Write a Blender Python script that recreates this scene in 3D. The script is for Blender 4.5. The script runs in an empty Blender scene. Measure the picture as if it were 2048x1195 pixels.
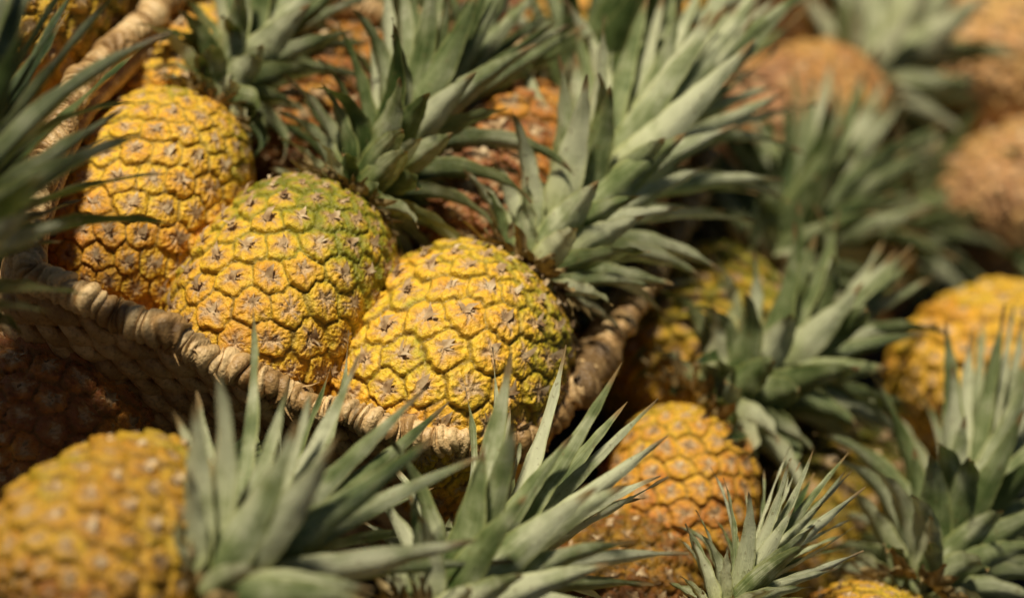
import bpy, math, random
import numpy as np
from mathutils import Vector, Matrix
C = bpy.context.scene.collection
PI = math.pi
# ------------------------------------------------------------------ camera
W, H = 2048.0, 1195.0
LENS, TH, RO, D = 90.0, math.radians(42), math.radians(34), 1.45
FPX = W*LENS/36.0
f = Vector((0, math.cos(TH), -math.sin(TH)))
r0 = Vector((1, 0, 0)); u0 = Vector((0, math.sin(TH), math.cos(TH)))
r = math.cos(RO)*r0 + math.sin(RO)*u0
u = -math.sin(RO)*r0 + math.cos(RO)*u0
def ray(px, py):
    return f + (px-W/2)/FPX*r - (py-H/2)/FPX*u
CAM = Vector((0, 0, 0.02)) - D*ray(910, 665)
def P(px, py, z):
    d = ray(px, py); k = (z-CAM.z)/d.z
    return CAM + k*d
cd = bpy.data.cameras.new('camera'); cam = bpy.data.objects.new('camera', cd); C.objects.link(cam)
cam.matrix_world = Matrix(((r.x, u.x, -f.x, CAM.x), (r.y, u.y, -f.y, CAM.y), (r.z, u.z, -f.z, CAM.z), (0, 0, 0, 1)))
cd.lens = LENS; cd.sensor_width = 36; cd.clip_start = .05; cd.clip_end = 60
cd.dof.use_dof = True; cd.dof.focus_distance = D-0.045; cd.dof.aperture_fstop = 2.3
bpy.context.scene.camera = cam
# ------------------------------------------------------------------ light
wd = bpy.data.worlds.new('World'); bpy.context.scene.world = wd; wd.use_nodes = True
S = Vector((-.52, -.06, .82)).normalized()
nt = wd.node_tree; sk = nt.nodes.new('ShaderNodeTexSky'); sk.sky_type = 'NISHITA'; sk.sun_disc = False
sk.sun_elevation = math.asin(S.z); sk.sun_rotation = math.atan2(S.x, S.y)
bg = nt.nodes['Background']; bg.inputs['Strength'].default_value = .05
nt.links.new(sk.outputs[0], bg.inputs['Color'])
bg.inputs['Strength'].default_value = .022
sl = bpy.data.lights.new('sun', 'SUN'); sl.energy = 4.5; sl.angle = math.radians(6); sl.color = (1, .90, .70)
so = bpy.data.objects.new('sun', sl); C.objects.link(so)
so.rotation_euler = S.to_track_quat('Z', 'Y').to_euler()
vs = bpy.context.scene.view_settings; vs.view_transform = 'Standard'; vs.look = 'None'; vs.exposure = 0
# ------------------------------------------------------------------ node helpers
class NT:
    def __init__(s, name):
        s.m = bpy.data.materials.new(name); s.m.use_nodes = True; s.t = s.m.node_tree
        s.b = s.t.nodes['Principled BSDF']; s.out = s.t.nodes['Material Output']
    def n(s, k, **kw):
        o = s.t.nodes.new(k)
        for a, b in kw.items(): setattr(o, a, b)
        return o
    def l(s, a, b): s.t.links.new(a, b)
    def put(s, sock, v):
        if isinstance(v, bpy.types.NodeSocket): s.l(v, sock)
        else: sock.default_value = v
    def math(s, op, a, b=0.0, c=None, clamp=False):
        o = s.n('ShaderNodeMath', operation=op, use_clamp=clamp)
        s.put(o.inputs[0], a); s.put(o.inputs[1], b)
        if c is not None: s.put(o.inputs[2], c)
        return o.outputs[0]
    def attr(s, name):
        return s.n('ShaderNodeAttribute', attribute_name=name).outputs['Fac']
    def step(s, v, a, b, lo=0.0, hi=1.0):
        o = s.n('ShaderNodeMapRange', interpolation_type='SMOOTHSTEP')
        s.put(o.inputs[0], v); o.inputs[1].default_value = a; o.inputs[2].default_value = b
        o.inputs[3].default_value = lo; o.inputs[4].default_value = hi
        return o.outputs[0]
    def mix(s, fac, a, b, mode='MIX'):
        o = s.n('ShaderNodeMix', data_type='RGBA', blend_type=mode)
        s.put(o.inputs[0], fac)
        for i, v in ((6, a), (7, b)):
            if isinstance(v, tuple): v = (*v, 1)
            s.put(o.inputs[i], v)
        return o.outputs[2]
    def noise(s, scale, detail=3, vec=None, rough=.55):
        o = s.n('ShaderNodeTexNoise'); o.inputs['Scale'].default_value = scale
        o.inputs['Detail'].default_value = detail; o.inputs['Roughness'].default_value = rough
        s.l(vec if vec is not None else s.coord(), o.inputs['Vector'])
        return o.outputs['Fac']
    def coord(s):
        if not hasattr(s, 'tc'): s.tc = s.n('ShaderNodeTexCoord')
        return s.tc.outputs['Object']
    def ramp(s, fac, stops):
        o = s.n('ShaderNodeValToRGB'); e = o.color_ramp.elements
        while len(e) < len(stops): e.new(.5)
        for q, (p, c) in zip(e, stops): q.position = p; q.color = (*c, 1)
        s.l(fac, o.inputs[0]); return o.outputs[0]
    def bump(s, h, dist, strength=1.0):
        o = s.n('ShaderNodeBump'); o.inputs['Strength'].default_value = strength
        o.inputs['Distance'].default_value = dist; s.l(h, o.inputs['Height'])
        s.l(o.outputs[0], s.b.inputs['Normal'])
# fruit skin
def skin_mat():
    m = NT('pineapple_skin')
    oi = m.n('ShaderNodeObjectInfo'); sp = m.n('ShaderNodeSeparateColor'); m.l(oi.outputs['Color'], sp.inputs[0])
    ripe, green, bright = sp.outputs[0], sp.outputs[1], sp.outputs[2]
    rho, rnd, star, tt = m.attr('rho'), m.attr('rnd'), m.attr('star'), m.attr('tt')
    ad = m.n('ShaderNodeVectorMath', operation='ADD'); m.l(m.coord(), ad.inputs[0]); m.l(oi.outputs['Random'], ad.inputs[1])
    nl = m.noise(20, 2, ad.outputs[0]); nf = m.noise(420, 3, ad.outputs[0], .65); nm = m.noise(150, 3, ad.outputs[0])
    gtop = m.math('MULTIPLY', green, m.step(tt, .25, .85, .3, 1.0))
    v = m.math('ADD', ripe, m.math('MULTIPLY', m.math('SUBTRACT', rnd, .5), .22))
    v = m.math('ADD', v, m.math('MULTIPLY', m.math('SUBTRACT', nl, .5), .75))
    v = m.math('ADD', v, m.math('MULTIPLY', m.math('SUBTRACT', nm, .5), .55))
    v = m.math('SUBTRACT', v, m.math('MULTIPLY', m.math('MULTIPLY', m.step(tt, .6, 1.0), green), .28))
    v = m.math('ADD', v, m.math('MULTIPLY', m.step(tt, .75, .1), .10))
    v = m.math('SUBTRACT', v, m.math('MULTIPLY', m.math('MULTIPLY', m.step(rho, .5, .95), gtop), .12))
    base = m.ramp(v, [(0, (.18, .20, .014)), (.2, (.42, .36, .02)), (.38, (.84, .53, .035)), (.6, (.80, .41, .03)), (.82, (.58, .21, .025)), (1, (.30, .10, .03))])
    base = m.mix(m.math('SUBTRACT', 1.0, oi.outputs['Alpha']), base, (.62, .40, .26))
    base = m.mix(m.math('MULTIPLY', m.step(nf, .45, .72), .4), base, (.38, .19, .04))
    c1 = m.math('ADD', rho, m.math('MULTIPLY', m.math('SUBTRACT', nm, .5), 1.1))
    c1 = m.math('ADD', c1, m.math('MULTIPLY', star, -.14))
    base = m.mix(m.math('MULTIPLY', m.step(c1, .86, .30), .62), base, (.50, .26, .09))
    c2 = m.math('ADD', c1, m.math('MULTIPLY', m.math('SUBTRACT', nf, .5), .6))
    base = m.mix(m.math('MULTIPLY', m.step(c2, .52, .20), .76), base, (.62, .44, .25))
    st = m.math('MULTIPLY', m.step(star, .5, 1.0), m.step(rho, .9, .4))
    base = m.mix(m.math('MULTIPLY', st, .5), base, (.20, .09, .03))
    groove = m.mix(gtop, (.19, .095, .02), (.22, .225, .02))
    e1 = m.math('ADD', rho, m.math('MULTIPLY', m.math('SUBTRACT', nm, .5), .2))
    base = m.mix(m.math('MULTIPLY', m.step(e1, .86, .98), .7), base, groove)
    base = m.mix(m.math('MULTIPLY', m.step(e1, .96, 1.03), .5), base, (.07, .04, .012))
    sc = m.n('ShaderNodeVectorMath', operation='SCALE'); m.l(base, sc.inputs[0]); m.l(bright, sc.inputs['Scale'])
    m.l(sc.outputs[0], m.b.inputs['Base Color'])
    m.l(m.step(nf, .3, .7, .32, .56), m.b.inputs['Roughness'])
    m.b.inputs['Specular IOR Level'].default_value = .45
    m.bump(m.math('ADD', nf, m.math('MULTIPLY', nm, 2.2)), .0017, .9)
    return m.m
def bract_mat():
    m = NT('dried_bract'); n = m.noise(160, 2)
    m.l(m.ramp(n, [(.3, (.18, .09, .035)), (.5, (.48, .32, .16)), (.72, (.78, .62, .39))]), m.b.inputs['Base Color'])
    m.b.inputs['Roughness'].default_value = .75
    return m.m
def leaf_mat():
    m = NT('crown_leaf')
    oi = m.n('ShaderNodeObjectInfo'); sp = m.n('ShaderNodeSeparateColor'); m.l(oi.outputs['Color'], sp.inputs[0])
    ge = m.n('ShaderNodeNewGeometry')
    t, v, rnd = m.attr('lt'), m.attr('lv'), m.attr('lr')
    cb = m.n('ShaderNodeCombineXYZ')
    m.l(m.math('MULTIPLY', t, 1.6), cb.inputs[0]); m.l(m.math('MULTIPLY', v, 9.0), cb.inputs[1]); m.l(m.math('MULTIPLY', rnd, 57.0), cb.inputs[2])
    stripe = m.noise(1.6, 3, cb.outputs[0], .7); nz = m.noise(45, 3); nf = m.noise(300, 2)
    w = m.math('ADD', m.math('MULTIPLY', stripe, .65), m.math('MULTIPLY', nz, .85))
    w = m.math('ADD', w, m.math('MULTIPLY', rnd, .42)); w = m.math('SUBTRACT', w, .35)
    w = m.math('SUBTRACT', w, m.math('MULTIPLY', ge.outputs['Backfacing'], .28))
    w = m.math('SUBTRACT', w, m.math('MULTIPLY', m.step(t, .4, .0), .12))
    w = m.math('ADD', w, m.math('SUBTRACT', sp.outputs[0], .5))
    base = m.ramp(w, [(.24, (.020, .042, .009)), (.44, (.075, .115, .03)), (.64, (.24, .285, .12)), (.88, (.62, .64, .42))])
    av = m.math('ABSOLUTE', v)
    base = m.mix(m.math('MULTIPLY', m.step(av, .8, 1.0), .5), base, (.42, .44, .15))
    base = m.mix(m.math('MULTIPLY', m.step(t, .6, .0), m.math('MULTIPLY', m.step(rnd, .5, 1.), .45)), base, (.34, .38, .06))
    base = m.mix(m.math('MULTIPLY', m.step(nf, .62, .72), .5), base, (.20, .15, .06))
    base = m.mix(m.math('MULTIPLY', m.step(m.math('ADD', t, m.math('MULTIPLY', nz, .16)), .93, 1.02), .9), base, (.32, .20, .08))
    sc = m.n('ShaderNodeVectorMath', operation='SCALE'); m.l(base, sc.inputs[0]); m.l(sp.outputs[2], sc.inputs['Scale'])
    m.l(sc.outputs[0], m.b.inputs['Base Color'])
    m.b.inputs['Roughness'].default_value = .40; m.b.inputs['Specular IOR Level'].default_value = .42
    m.bump(m.math('ADD', stripe, m.math('MULTIPLY', nf, .35)), .0012, .8)
    tr = m.n('ShaderNodeBsdfTranslucent'); m.l(m.mix(.35, sc.outputs[0], (.34, .44, .03)), tr.inputs['Color'])
    mx = m.n('ShaderNodeMixShader'); mx.inputs[0].default_value = .12
    m.l(m.b.outputs[0], mx.inputs[1]); m.l(tr.outputs[0], mx.inputs[2]); m.l(mx.outputs[0], m.out.inputs['Surface'])
    return m.m
def dry_leaf_mat():
    m = NT('dry_collar_leaf'); n = m.noise(90, 3)
    m.l(m.ramp(n, [(.3, (.08, .055, .02)), (.55, (.28, .20, .08)), (.75, (.46, .38, .2))]), m.b.inputs['Base Color'])
    m.b.inputs['Roughness'].default_value = .7
    return m.m
def cane_mat(name, dark):
    m = NT(name); t = m.attr('cane'); n = m.noise(60, 3); n2 = m.noise(500, 2)
    w = m.math('ADD', m.math('MULTIPLY', t, .45), m.math('MULTIPLY', n, .75))
    base = m.ramp(w, [(.25, (.17*dark, .088*dark, .03*dark)), (.55, (.46*dark, .28*dark, .11*dark)), (.85, (.80*dark, .57*dark, .29*dark))])
    base = m.mix(m.math('MULTIPLY', m.step(n2, .48, .75), .5), base, (.13, .07, .027))
    m.l(base, m.b.inputs['Base Color']); m.b.inputs['Roughness'].default_value = .46
    m.bump(m.math('ADD', n2, n), .0012, .9)
    return m.m
SKIN, BRACT, LEAF, DRY = skin_mat(), bract_mat(), leaf_mat(), dry_leaf_mat()
CANE, CANEW, BIND = cane_mat('rim_cane', 1.0), cane_mat('weave_cane', 1.1), cane_mat('binding_cane', .5)
# ------------------------------------------------------------------ mesh helpers
def mesh(name, V, F, mats, attrs={}, matidx=None, smooth=True):
    me = bpy.data.meshes.new(name)
    me.from_pydata(V.tolist() if hasattr(V, 'tolist') else V, [], F.tolist() if hasattr(F, 'tolist') else F)
    for m in mats: me.materials.append(m)
    me.polygons.foreach_set('use_smooth', [smooth]*len(me.polygons))
    if matidx is not None: me.polygons.foreach_set('material_index', matidx)
    for k, a in attrs.items():
        at = me.attributes.new(k, 'FLOAT', 'POINT'); at.data.foreach_set('value', np.asarray(a, dtype=np.float32))
    me.update(); return me
def body_mesh(name, L, R, seed, nu, nv, ab=(13, 8), taper=.07, relief=1., p=.87, q=.76):
    rs = np.random.RandomState(seed)
    ph = np.linspace(.0, PI, 1200)
    zz = L/2*(1-np.sign(np.cos(ph))*np.abs(np.cos(ph))**p); rr = R*np.abs(np.sin(ph))**q*(1+taper*(1-2*zz/L))
    ds = np.hypot(np.diff(zz), np.diff(rr)); s = np.concatenate([[0], np.cumsum(ds)])
    wc = np.concatenate([[0], np.cumsum(ds/np.maximum((rr[1:]+rr[:-1])/2, R*.16))])   # conformal height
    dz, dr = np.gradient(zz, s), np.gradient(rr, s)
    def at(sv):
        return [np.interp(sv, s, a) for a in (zz, rr, dz, dr)]
    a_, b_ = ab; ln = math.sqrt(a_*a_+b_*b_+a_*b_); pit = 2*PI/ln; al = -math.atan2(b_*math.sin(PI/3), a_+b_*.5)
    e1 = pit*np.array([math.cos(al), math.sin(al)]); e2 = pit*np.array([math.cos(al+PI/3), math.sin(al+PI/3)])
    pts_ = []
    for i in range(-90, 91):
        for j in range(-90, 91):
            x, y = i*e1+j*e2
            if -1e-6 <= x < 2*PI-1e-6 and wc[-1]*.012 < y < wc[-1]*.988: pts_.append((x, y))
    pts_ = np.array(pts_); count = len(pts_)
    th = pts_[:, 0]+rs.uniform(-.11, .11, count)*pit; sc = np.interp(pts_[:, 1]+rs.uniform(-.09, .09, count)*pit, wc, s)
    cz, cr, cdz, cdr = at(sc)
    Cn = np.stack([cr*np.cos(th), cr*np.sin(th), cz], 1)
    up = np.stack([cdr*np.cos(th), cdr*np.sin(th), cdz], 1); tn = np.stack([-np.sin(th), np.cos(th), th*0], 1)
    nr = np.stack([cdz*np.cos(th), cdz*np.sin(th), -cdr], 1)
    size = pit*np.maximum(cr, R*.16); rel_s = np.clip(size/(pit*R), .2, 1.1)
    sv = np.linspace(s[-1]*.002, s[-1]*.998, nv); uu = np.arange(nu)/nu*2*PI
    vz, vr, vdz, vdr = at(sv)
    V = np.stack([np.outer(vr, np.cos(uu)), np.outer(vr, np.sin(uu)), np.outer(vz, np.ones(nu))], 2).reshape(-1, 3)
    N = np.stack([np.outer(vdz, np.cos(uu)), np.outer(vdz, np.sin(uu)), np.outer(-vdr, np.ones(nu))], 2).reshape(-1, 3)
    Q = V + .0011*np.stack([np.sin(V[:, 2]*410+V[:, 0]*300), np.sin(V[:, 0]*380+1), np.sin(V[:, 1]*400+V[:, 0]*260+2)], 1) + .0004*np.stack([np.sin(V[:, 2]*1100+V[:, 0]*900), np.sin(V[:, 0]*1000+V[:, 1]*800), np.sin(V[:, 1]*1200+2)], 1)
    rho = np.empty(len(V)); own = np.empty(len(V), int)
    for a in range(0, len(V), 20000):
        q_ = Q[a:a+20000]; d2 = (q_**2).sum(1)[:, None]+(Cn**2).sum(1)[None]-2*q_@Cn.T; d2 = np.maximum(d2, 1e-12)
        idx = np.argpartition(d2, 4, axis=1)[:, :5]; dd = np.take_along_axis(d2, idx, 1)
        o = np.argsort(dd, 1); idx = np.take_along_axis(idx, o, 1); dd = np.take_along_axis(dd, o, 1)
        c0 = Cn[idx[:, 0]]; e = np.full(len(q_), 9.)
        for j in range(1, 5):
            e = np.minimum(e, (dd[:, j]-dd[:, 0])/(2*np.linalg.norm(Cn[idx[:, j]]-c0, axis=1)+1e-6))
        d1 = np.sqrt(dd[:, 0]); rho[a:a+20000] = d1/(d1+e+1e-9); own[a:a+20000] = idx[:, 0]
    rel = Q-Cn[own]; x = (rel*tn[own]).sum(1); y = (rel*up[own]).sum(1); phi = np.arctan2(y, x)
    nn = rs.randint(5, 9, count)[own]; p0 = rs.uniform(0, 6.28, count)[own]; rn = rs.uniform(0, 1, count)
    star = np.sin(nn*phi+p0+.9*np.sin(2*phi+p0*2)+.6*np.sin(rho*6+p0)); rnd = rn[own]
    edge = np.clip((1-rho)/.18, 0, 1); edge = np.sin(edge*PI/2)**.8
    h = .0016*edge + .0014*(1-rho**2)
    h -= .0028*np.exp(-(rho/.24)**2)*(.4+.9*rnd)
    h -= .0024*np.clip(star, 0, 1)**1.6*np.clip(1.05-rho, 0, 1)*np.clip(rho*4, 0, 1)*1.5
    h += .0008*star*np.sin(rho*PI)
    h += -.0018*np.sin(phi)*rho*edge
    h += (rs.uniform(-.0010, .0010, count)[own])*edge
    h *= rel_s[own]*relief
    lf = .0014*(np.sin(V[:, 0]*55+seed)+np.sin(V[:, 1]*48+V[:, 2]*30+seed*2))
    fine = .0005*np.sin(V[:, 0]*1900+3*np.sin(V[:, 2]*900))*np.sin(V[:, 1]*1700+V[:, 2]*1500)
    V = V + N*(h+lf+fine)[:, None]
    i = np.arange(nv-1)[:, None]*nu; j = np.arange(nu)[None]; j2 = (j+1) % nu
    F = np.stack([i+j, i+j2, i+nu+j2, i+nu+j], 2).reshape(-1, 4).tolist()
    nF = len(F); Vl = [V]; base = len(V); bv = []
    for c in range(count):
        for s_ in range(rs.randint(4, 8)):
            a = rs.uniform(-1.7, 1.7) if s_ else rs.uniform(-.3, .3); l_ = size[c]*(rs.uniform(.15, .46) if s_ else rs.uniform(.35, .5)); wd_ = size[c]*(rs.uniform(.02, .06) if s_ else rs.uniform(.09, .16))
            d = up[c]*math.cos(a)+tn[c]*math.sin(a); sd = np.cross(nr[c], d)
            o = Cn[c]+nr[c]*.0014*rel_s[c]-d*size[c]*.08; lift = rs.uniform(.15, .75)
            m_ = o+d*l_*.55+nr[c]*l_*lift*.6
            tp = o+d*l_+nr[c]*l_*lift*.5+sd*rs.uniform(-.6, .6)*wd_*2
            bv += [o-sd*wd_, o+sd*wd_, m_+sd*wd_*.7, m_-sd*wd_*.7, tp]; F += [[base, base+1, base+2, base+3], [base+3, base+2, base+4]]; base += 5
    Vl.append(np.array(bv)); V = np.concatenate(Vl); z = np.zeros(len(bv))
    me = mesh(name, V, F, [SKIN, BRACT], dict(rho=np.concatenate([rho, z]), rnd=np.concatenate([rnd, z]), star=np.concatenate([star, z]), tt=np.clip(V[:, 2]/L, 0, 1)),
              [0]*nF+[1]*(len(F)-nF))
    me['L'] = L; me['R'] = R
    return me
def leaf(acc, az, z0, rad0, a0, bend, ln, wd_, ch, sway, tw, rn, nt_=14, bexp=1.5):
    V, F, T, Vv, Rn = acc
    er = np.array([math.cos(az), math.sin(az), 0]); et = np.array([-math.sin(az), math.cos(az), 0]); ez = np.array([0, 0, 1.])
    rr, z = rad0, z0; cols = (-1, -.72, -.36, 0, .36, .72, 1); b = len(V)
    for i in range(nt_+1):
        t = i/nt_; a = a0+bend*t**bexp
        if i: rr += math.sin(a)*ln/nt_; z += math.cos(a)*ln/nt_
        d = math.sin(a)*er+math.cos(a)*ez; n = -math.cos(a)*er+math.sin(a)*ez
        w = wd_*(.84+.16*min(1, t*4))*max(0.010, (1-t**1.65))**1.05
        tau = tw*t; e2 = math.cos(tau)*et+math.sin(tau)*n; n2 = -math.sin(tau)*et+math.cos(tau)*n
        c = rr*er+z*ez+et*sway*t*t
        for v in cols:
            tooth = (.0006 if (i % 2) else -.0002) if abs(v) == 1 else 0
            V.append(c+e2*(v*w/2+math.copysign(tooth, v))+n2*(ch*w*(abs(v)**1.5)*(1-.3*t)+.0008*math.sin(i*1.6+rn*40)*v)); T.append(t); Vv.append(v); Rn.append(rn)
    nc = len(cols)
    for i in range(nt_):
        for j in range(nc-1):
            q = b+i*nc+j; F.append([q, q+1, q+nc+1, q+nc])
def crown_mesh(name, seed, N=78, stem=.105, lm=1., spread=1., wm=1., curl=1.):
    rd = random.Random(seed); acc = ([], [], [], [], [])
    for k in range(N):
        s = k/(N-1); az = k*2.39996+rd.uniform(-.28, .28)
        z0 = stem*s**1.2-.004; rad = .017*(1-s)**.6+.002
        a0 = math.radians((56*(1-s)**1.05+9)*spread)+rd.uniform(-.13, .13)
        bend = (math.radians(42)*(1-s)**1.2*curl+math.radians(rd.uniform(-15, 20)))
        if rd.random() < .2: bend += math.radians(36)*curl
        ln = lm*(.032+.065*min(1, s*1.6)**.85)*rd.uniform(.76, 1.2)
        w = wm*(.0134+.0098*math.sin(min(1, s*1.3)*PI)**.8 - .001*s)*rd.uniform(.78, 1.12)
        leaf(acc, az, z0, rad, a0, bend, ln, w, rd.uniform(.20, .42), rd.uniform(-.009, .009)*lm, rd.uniform(-.5, .5), rd.random())
    V, F, T, Vv, Rn = acc
    return mesh(name, np.array(V), F, [LEAF], dict(lt=T, lv=Vv, lr=Rn))
def collar_mesh(name, seed):
    rd = random.Random(seed); acc = ([], [], [], [], [])
    for k in range(64):
        s = k/63
        leaf(acc, k*2.39996+rd.uniform(-.2, .2), -.006+.007*s, .024-.006*s, math.radians(rd.uniform(60, 110)), math.radians(rd.uniform(-25, 55)),
             rd.uniform(.010, .026), rd.uniform(.003, .008), .3, rd.uniform(-.006, .006), rd.uniform(-1.2, 1.2), rd.random(), 6)
    V, F, T, Vv, Rn = acc
    return mesh(name, np.array(V), F, [DRY], dict(lt=T, lv=Vv, lr=Rn))
BODY = {'A': body_mesh('fruit_wide', .140, .0615, 3, 480, 300, (13, 8), .10),
        'B': body_mesh('fruit_tall', .158, .0585, 8, 480, 300, (8, 13), .08, 1., .84, .70),
        'D': body_mesh('fruit_round', .150, .0610, 14, 480, 300, (13, 8), .06, 1., .84, .72),
        'E': body_mesh('fruit_small', .128, .0560, 21, 400, 230, (8, 13), .06),
        'X': body_mesh('fruit_far', .148, .0600, 5, 230, 140, (13, 8), .06, 2.0),
        'Y': body_mesh('fruit_near', .152, .0600, 6, 230, 140, (8, 13), .09, 1.6)}
CROWN = {'a': crown_mesh('crown_long', 2, 122, .155, 1.12, .88, 1.0, .9),
         'b': crown_mesh('crown_full', 5, 112, .105, 1.02, .98, .98, 1.3),
         'c': crown_mesh('crown_curly', 9, 100, .085, .84, 1.06, 1.1, 2.0),
         'd': crown_mesh('crown_open', 12, 62, .060, 1.45, 1.22, 1.22, .7),
         'f': crown_mesh('crown_broad', 31, 64, .082, 1.28, 1.06, 1.10, .7),
         'e': crown_mesh('crown_narrow', 17, 70, .070, .95, .75, .8, .7)}
COLLAR = [collar_mesh('collar_one', 1), collar_mesh('collar_two', 2)]
def direction(dx, dy, el):
    xs = dx*math.cos(RO)+dy*math.sin(RO); ys = dx*math.sin(RO)-dy*math.cos(RO); want = math.atan2(xs, ys); e = math.radians(el); best = None
    for i in range(-180, 180):
        a = math.radians(i); X = math.sin(a)*math.cos(e); Y = math.cos(a)*math.cos(e)*math.sin(TH)+math.sin(e)*math.cos(TH)
        dd = abs((math.atan2(X, Y)-want+PI) % (2*PI)-PI)
        if best is None or dd < best[0]: best = (dd, a)
    a = best[1]; return Vector((math.sin(a)*math.cos(e), math.cos(a)*math.cos(e), math.sin(e)))
cnt = [0]
def pineapple(anchor, px, py, z, d, el, body, crown, label, group, ripe=.5, green=.7, bright=1., sc=1., cs=1., leafc=.5, leafb=1., cdir=None, dull=0.):
    cnt[0] += 1; me = BODY[body]; L = me['L']*sc
    ax = direction(d[0], d[1], el)
    root = bpy.data.objects.new('pineapple', None); C.objects.link(root); root.empty_display_size = .02
    pt = P(px, py, z)
    o = pt - ax*L*(.5 if anchor == 'c' else 1.0)
    q = ax.to_track_quat('Z', 'Y') @ Matrix.Rotation(cnt[0]*1.7, 3, 'Z').to_quaternion()
    root.location = o; root.rotation_mode = 'QUATERNION'; root.rotation_quaternion = q; root.scale = (sc,)*3
    root['label'] = label; root['category'] = 'pineapple'; root['group'] = group
    b = bpy.data.objects.new('fruit_body', me); C.objects.link(b); b.parent = root; b.color = (ripe, green, bright, 1-dull)
    c = bpy.data.objects.new('crown', CROWN[crown]); C.objects.link(c); c.parent = root
    c.location = (0, 0, me['L']*.975); c.scale = (cs,)*3; c.rotation_mode = 'QUATERNION'
    cax = direction(*cdir) if cdir else ax
    c.rotation_quaternion = q.inverted() @ cax.to_track_quat('Z', 'Y') @ Matrix.Rotation(cnt[0]*2.3, 3, 'Z').to_quaternion()
    c.color = (leafc, .5, leafb, 1)
    k = bpy.data.objects.new('dried_collar', COLLAR[cnt[0] % 2]); C.objects.link(k); k.parent = c
    return root
IN, OUT = 'pineapples lying in the wicker basket', 'pineapples piled around the wicker basket'
# ---- in the basket
pineapple('k', 1056, 548, .018, (.62, -.785), 32, 'A', 'a', 'golden yellow pineapple at the rounded front corner of the basket, rightmost in its front row', IN, .43, .45, 1.08, 1.12, 1.02, .67, 1.2, (.64, -.77, 16))
pineapple('k', 704, 402, .008, (.56, -.83), 33, 'D', 'b', 'yellow pineapple with green shoulder in the middle of the basket front row', IN, .41, 1.0, 1.0, .985, 1.04, .53, 1.05, (.62, -.78, 20))
pineapple('k', 408, 216, -.018, (.44, -.9), 29, 'B', 'c', 'orange yellow pineapple with brown tipped eyes, leftmost in the basket front row', IN, .50, .4, 1.08, .95, .98, .57, 1.05, (.6, -.8, 15))
pineapple('k', 450, 50, -.03, (.45, -.88), 18, 'B', 'c', 'pale orange pineapple tucked behind the leftmost front one, by the wrapped rim', IN, .54, .3, 1.1, .82, .85, .56, 1.0)
pineapple('c', 655, 245, -.04, (.6, -.8), 12, 'E', 'd', 'shaded reddish pineapple hidden under two crowns in the basket centre', IN, .86, .2, .8, 1, .6, .4, .8)
pineapple('c', 985, 385, -.01, (.62, -.78), 15, 'A', 'f', 'reddish brown pineapple behind the gap of the front row, deep in the basket', IN, .9, .2, .95, 1.05, .95, .5, .9)
pineapple('k', 1120, 640, -.05, (.95, -.3), 6, 'E', 'e', 'half buried pineapple under the golden one, only pale leaves reaching the basket side', IN, .6, .6, .8, .75, 1.0, .85, 1.2)
# ---- around it
pineapple('k', -150, 600, .05, (.42, -.91), 20, 'Y', 'f', 'blurred pineapple at the left picture edge with tall dark crown over the rim', OUT, .5, .6, .6, .9, 1.2, .5, .9, (.16, -.985, 25))
pineapple('c', 30, -30, -.02, (.6, -.8), 15, 'Y', 'e', 'yellow green pineapple at the top left corner beyond the rim', OUT, .4, .9, .8)
pineapple('c', 205, -25, -.08, (.7, -.7), 10, 'Y', 'e', 'small yellow pineapple showing just outside the top left basket rim', OUT, .45, .7, .8, .75)
pineapple('c', 232, 1105, .0, (.78, -.63), 5, 'Y', 'e', 'large blurred golden pineapple lying before the basket at lower left', OUT, .50, .2, .72, .88, .35, .4, .6)
pineapple('c', 110, 830, -.10, (.7, -.6), 5, 'Y', 'e', 'dark reddish pineapple in shade below the basket left corner', OUT, .9, .1, 1.3, .95, .4, .4, .5)  # skin colour raised to make up for weak fill light in the basket's shadow
pineapple('k', 375, 1205, .02, (.1, -.99), 40, 'Y', 'd', 'pineapple in front at lower left, blurred broad leaved crown before the basket', OUT, .5, .6, .8, .85, 1.1, .63, .95, (.82, -.57, 0))
pineapple('k', 850, 1255, .01, (.3, -.95), 30, 'Y', 'f', 'pineapple with slender pale crown rising bottom centre, its leaves crossing the rim', OUT, .5, .6, 1, .9, 1.04, .69, 1.15, (.74, -.67, 6))
pineapple('k', 1400, 828, -.03, (.30, -.95), 30, 'E', 'c', 'orange pineapple with clear scales standing right of the basket corner', OUT, .66, .5, 1.02, .86, 1.35, .59, 1.0, (.86, -.50, 16))
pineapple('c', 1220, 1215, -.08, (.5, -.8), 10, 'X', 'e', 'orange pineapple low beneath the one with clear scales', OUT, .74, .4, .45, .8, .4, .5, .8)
pineapple('c', 1400, 700, -.055, (.6, -.8), 15, 'X', 'b', 'dark green yellow pineapple beside the right basket rim with blurred tall crown', OUT, .34, 1, .8, .95, 1.2, .57, .9, (.74, -.67, 5))
pineapple('c', 1985, 755, -.02, (.8, -.6), 15, 'X', 'b', 'bright orange yellow blurred pineapple at the right picture edge', OUT, .46, .3, 1.05, .95)
pineapple('c', 1640, 1030, -.10, (.75, -.6), 5, 'A', 'e', 'shaded olive pineapple lying low between the crowns at lower right', OUT, .26, 1, .5, 1.0, .6, .5, .7)  # part of the shade is put into the darkened skin and leaf colours
pineapple('k', 1835, 1190, -.01, (.45, -.9), 40, 'X', 'b', 'pineapple at lower right corner with dense grey green crown of curved leaves', OUT, .5, .6, .8, .75, 1.45, .65, 1.0, (.60, -.80, 12))
pineapple('k', 1440, 1235, .01, (.3, -.95), 30, 'E', 'f', 'pineapple at the bottom edge with small fresh green upright crown', OUT, .5, .6, 1, .8, .72, .73, 1.2, (.62, -.78, 25))
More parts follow.
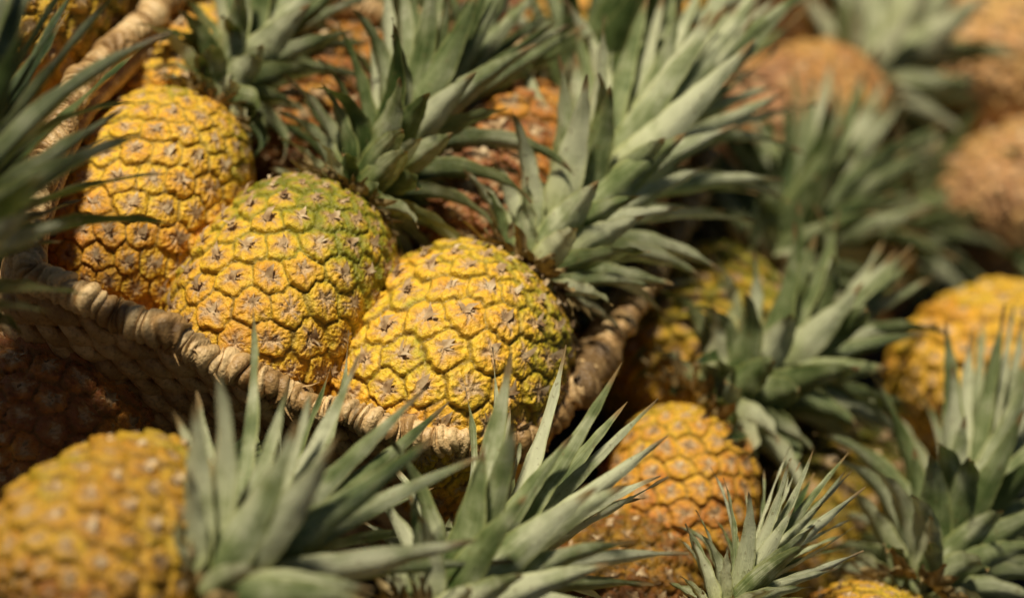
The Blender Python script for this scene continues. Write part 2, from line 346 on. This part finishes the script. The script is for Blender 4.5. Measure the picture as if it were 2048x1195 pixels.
pineapple('c', 1700, 1335, -.03, (.7, -.6), 15, 'E', 'e', 'orange pineapple just peeping over the bottom edge near the right', OUT, .66, .5, .9, .8, .6, .6, 1.1)
pineapple('c', 1600, 250, -.05, (.85, -.52), 12, 'X', 'f', 'brownish orange blurred pineapple beyond the basket right side', OUT, .72, .0, .95, .88, 1.3, .7, 1.0, (.75, -.66, 10), .35)
pineapple('c', 1980, 100, -.02, (.6, -.8), 15, 'Y', 'b', 'big blurred tan orange pineapple in the top right corner', OUT, .54, .0, 1.05, 1.05, 1, .5, 1, None, .5)
pineapple('c', 2060, 385, -.05, (.7, -.6), 15, 'Y', 'b', 'blurred brown pineapple cut by the right edge below the corner one', OUT, .62, .0, .95, .95, 1, .5, 1, None, .5)
pineapple('c', 1250, 30, -.04, (.6, -.8), 15, 'X', 'b', 'blurred yellow pineapple at the top middle behind the back rim', OUT, .44, .3, 1.05, 1.0, 1, .5, 1, None, .1)
pineapple('c', 1060, 20, -.09, (.6, -.8), 10, 'X', 'f', 'dim brown pineapple at the top beside the blurred yellow one', OUT, .9, .1, .7, .9)
pineapple('c', 1490, 40, -.09, (.7, -.7), 10, 'X', 'f', 'blurred pineapple near the top covered by pale crown leaves', OUT, .75, .1, .6, .9, 1.2, .7, 1.1)
pineapple('c', 1640, 570, -.12, (.8, -.6), 8, 'X', 'b', 'blurred shaded pineapple low under the tall dark crown at right', OUT, .7, .4, .35, .95, 1.35, .5, .85, (.75, -.66, 12))  # skin colour scaled down to paint in the shade under the crown
# ------------------------------------------------------------------ basket
pts = [(92, 565), (250, 640), (420, 712), (600, 790), (760, 852), (900, 890), (1010, 884), (1108, 820), (1188, 732), (1264, 610), (1335, 490), (1392, 380), (1395, 285), (1330, 205), (1200, 150), (1040, 105),
       (860, 50), (650, -10), (500, -55), (395, -45), (300, 30), (220, 105), (150, 185), (100, 300), (64, 420), (58, 510)]
ctl = [P(x, y, 0.0) for x, y in pts]
def closed(ctl, n):
    out = []; m = len(ctl)
    for i in range(m):
        a, b, c, d = ctl[i-1], ctl[i], ctl[(i+1) % m], ctl[(i+2) % m]
        for k in range(40):
            t = k/40
            out.append(.5*((2*b)+(c-a)*t+(2*a-5*b+4*c-d)*t*t+(3*b-a-3*c+d)*t**3))
    A = np.array([tuple(o) for o in out]); A2 = np.vstack([A, A[:1]]); s = np.concatenate([[0], np.cumsum(np.linalg.norm(np.diff(A2, axis=0), axis=1))])
    q = np.linspace(0, s[-1], n, endpoint=False)
    return np.stack([np.interp(q, s, A2[:, k]) for k in range(3)], 1), s[-1]
def tube(path, rad, nseg, closed_=True):
    n = len(path); V = []; an = np.arange(nseg)/nseg*2*PI
    tg = np.roll(path, -1, 0)-np.roll(path, 1, 0)
    if not closed_: tg[0] = path[1]-path[0]; tg[-1] = path[-1]-path[-2]
    tg /= np.linalg.norm(tg, axis=1)[:, None]
    for i in range(n):
        sd = np.cross(tg[i], (0, 0, 1)); sd /= np.linalg.norm(sd)+1e-9; up_ = np.cross(sd, tg[i]); rr = rad(i, an)
        V.append(path[i]+np.outer(rr*np.cos(an), sd)+np.outer(rr*np.sin(an), up_))
    V = np.concatenate(V); F = []
    for i in range(n if closed_ else n-1):
        i2 = (i+1) % n
        for j in range(nseg):
            j2 = (j+1) % nseg; F.append([i*nseg+j, i2*nseg+j, i2*nseg+j2, i*nseg+j2])
    return V, F
NR = 3200
rim, per = closed(ctl, NR)
basket = bpy.data.objects.new('wicker_basket', None); C.objects.link(basket)
cen = rim.mean(0); DEP = .15
basket.location = (cen[0], cen[1], -DEP)
basket['label'] = 'woven cane basket with a wrapped rim holding pineapples'; basket['category'] = 'basket'
def bobj(name, me):
    o = bpy.data.objects.new(name, me); C.objects.link(o); o.parent = basket; o.matrix_parent_inverse = Matrix.Translation(-Vector(basket.location)); return o
rs = np.random.RandomState(4)
# uneven strand widths: cumulative widths drawn at random
nw = 265; cw = np.concatenate([[0], np.cumsum(rs.uniform(.5, 1.55, nw))]); cw = cw/cw[-1]*nw
wr = rs.uniform(.84, 1.14, nw+2); wt = rs.uniform(0, 1, nw+2)
w_ = np.arange(NR)/NR*2*PI
path = rim + np.stack([.0010*np.sin(w_*41), .0010*np.sin(w_*37+1), .003*np.sin(w_*7)+.0018*np.sin(w_*23)+.0011*np.sin(w_*61)], 1)
ca = np.zeros(NR*24)
def rimrad(i, an):
    ph = (i/NR*nw+.8*np.sin(an+.6)+.35*math.sin(i*.013)+.2*np.sin(2*an+i*.03)) % nw
    k = np.clip(np.searchsorted(cw, ph, side='right')-1, 0, nw-1); fr_ = (ph-cw[k])/(cw[k+1]-cw[k])
    ca[i*24:(i+1)*24] = wt[k]*1.1+.25*np.sin(fr_*PI)-.08
    return (.0064+.0030*np.sin(np.clip(fr_, 0.02, .98)*PI)**.6)*wr[k]*(1+.06*math.sin(i*.011))
V, F = tube(path, rimrad, 24)
# short frayed cane ends belong to the wrapping itself
VV = []; off = len(V)
for k in range(80):
    i = rs.randint(NR); p0_ = path[i]; a = rs.uniform(0, 2*PI); tgt_ = path[(i+6) % NR]-path[i]; tgt_ /= np.linalg.norm(tgt_)
    sd = np.cross(tgt_, (0, 0, 1)); o = sd*math.cos(a)+np.array([0, 0, 1])*abs(math.sin(a)); st_ = p0_+o*.0080; dr_ = tgt_*rs.choice([-1, 1])+o*rs.uniform(.2, .9)+rs.uniform(-.3, .3, 3); dr_ /= np.linalg.norm(dr_)
    l_ = rs.uniform(.005, .014); b_ = np.cross(dr_, o); b_ /= np.linalg.norm(b_)+1e-9; wq = rs.uniform(.0004, .0009); md = st_+dr_*l_*.6-np.array([0, 0, .0008])
    VV += [st_-b_*wq, st_+b_*wq, md+b_*wq*.8, md-b_*wq*.8, st_+dr_*l_+o*.001]; F += [[off, off+1, off+2, off+3], [off+3, off+2, off+4]]; off += 5
bobj('wrapped_rim', mesh('wrapped_rim', np.concatenate([V, np.array(VV)]), F, [CANE], dict(cane=np.concatenate([ca, np.full(len(VV), .6)]))))
def shrink(p, k, z):
    o = p.copy(); v = o[:, :2]-cen[:2]; ln = np.linalg.norm(v, axis=1)[:, None]; o[:, :2] = cen[:2]+v*(1-k/ln); o[:, 2] = z; return o
hp = shrink(rim, .010, -.014)[::2]; n2 = len(hp); ca2 = np.zeros(n2*14)
def hooprad(i, an):
    ph = i/n2*300+.8*np.sin(an); fr_ = ph-np.floor(ph); ca2[i*14:(i+1)*14] = .3+.3*np.sin(fr_*PI)
    return .0045+.0014*np.sin(fr_*PI)
V, F = tube(hp, hooprad, 14); bobj('inner_hoop', mesh('inner_hoop', V, F, [CANEW], dict(cane=ca2)))
NS = 56; NP = 560; ring, _ = closed(ctl, NP); VV = []; FF = []; CC = []; off = 0
nrm = np.roll(ring, -1, 0)-np.roll(ring, 1, 0); nrm = np.stack([nrm[:, 1], -nrm[:, 0], 0*nrm[:, 0]], 1); nrm /= np.linalg.norm(nrm, axis=1)[:, None]
ii = np.arange(NP)
for j in range(15):
    dep = .012+j*.0092; k = .0+.028*(dep/DEP)**1.3
    for half in (0, 1):
        ph = ii/NP*NS*PI+half*PI + j*PI*.5
        p_ = shrink(ring, k, -dep)+nrm*(.0054*np.sin(ph))[:, None]; p_[:, 2] += .0028*np.cos(ph)+.0012*np.sin(ii*.21+j)
        V, F = tube(p_, lambda i, an: .0044*(1+.18*math.sin(i*.37+j*2))*(1+.2*np.abs(np.sin(an))), 9)
        tone = rs.uniform(0, 1); CC += list(np.repeat(tone*.6+.4*rs.uniform(0, 1, NP//8+1).repeat(8)[:NP], 9))
        VV.append(V); FF += [[a+off for a in q] for q in F]; off += len(V)
for s_ in range(NS):
    i0 = int(s_*NP/NS) % NP; pp = []
    for q in range(12):
        dep = .004+q*(DEP-.004)/11; k = .028*(dep/DEP)**1.3
        pp.append(shrink(ring[i0:i0+1], k, -dep)[0])
    pp = np.array(pp)
    an = np.arange(8)/8*2*PI; Vs = np.concatenate([p+.0036*np.stack([np.cos(an), np.sin(an), 0*an], 1) for p in pp]); VV.append(Vs); CC += [.4]*len(Vs)
    for q in range(11):
        for j in range(8):
            j2 = (j+1) % 8; FF.append([off+q*8+j, off+q*8+j2, off+q*8+8+j2, off+q*8+8+j])
    off += len(Vs)
bobj('woven_wall', mesh('woven_wall', np.concatenate(VV), FF, [CANEW], dict(cane=CC)))
bp = shrink(ring, .028, -DEP+.004); V = np.vstack([bp, [[cen[0], cen[1], -DEP+.004]], bp-np.array([0, 0, .003])]); F = [[i, (i+1) % NP, NP] for i in range(NP)]+[[i, i+NP+1, (i+1) % NP+NP+1, (i+1) % NP] for i in range(NP)]
bobj('basket_base', mesh('basket_base', V, F, [CANEW], dict(cane=[.3]*len(V)), smooth=False))
tgt = np.array(P(1178, 745, 0)); i0 = int(np.argmin(np.linalg.norm(rim-tgt, axis=1))); idx = np.arange(i0-56, i0+56) % NR
seg = path[idx]; cab = np.zeros(112*22)
def bindrad(i, an):
    ph = i/112*8+.9*np.sin(an+1.2)+.3*np.sin(2*an); fr_ = ph-np.floor(ph); cab[i*22:(i+1)*22] = .2+.5*(np.floor(ph) % 3)/3
    return (.0098+.0026*np.sin(fr_*PI)**.6)*(1+.10*math.sin(i*.09))*min(1, .75+i/40, .75+(111-i)/40)
V, F = tube(seg, bindrad, 22, False); bobj('rim_binding', mesh('rim_binding', V, F, [BIND], dict(cane=cab)))
# ------------------------------------------------------------------ ground
m = NT('dark_ground'); n1 = m.noise(9, 5); n2_ = m.noise(140, 4)
m.l(m.ramp(m.math('ADD', m.math('MULTIPLY', n1, .6), m.math('MULTIPLY', n2_, .4)), [(.3, (.014, .011, .007)), (.7, (.05, .038, .022))]), m.b.inputs['Base Color'])
m.b.inputs['Roughness'].default_value = .9; m.bump(n2_, .004)
gx = np.linspace(-4, 4, 41); GX, GY = np.meshgrid(gx, gx); V = np.stack([GX.ravel(), GY.ravel()+1, -.175+.002*np.sin(GX.ravel()*7)*np.sin(GY.ravel()*5)-.002], 1)
F = [[a*41+b, a*41+b+1, (a+1)*41+b+1, (a+1)*41+b] for a in range(40) for b in range(40)]
g = bpy.data.objects.new('ground', mesh('ground', V, F, [m.m])); C.objects.link(g); g['kind'] = 'structure'
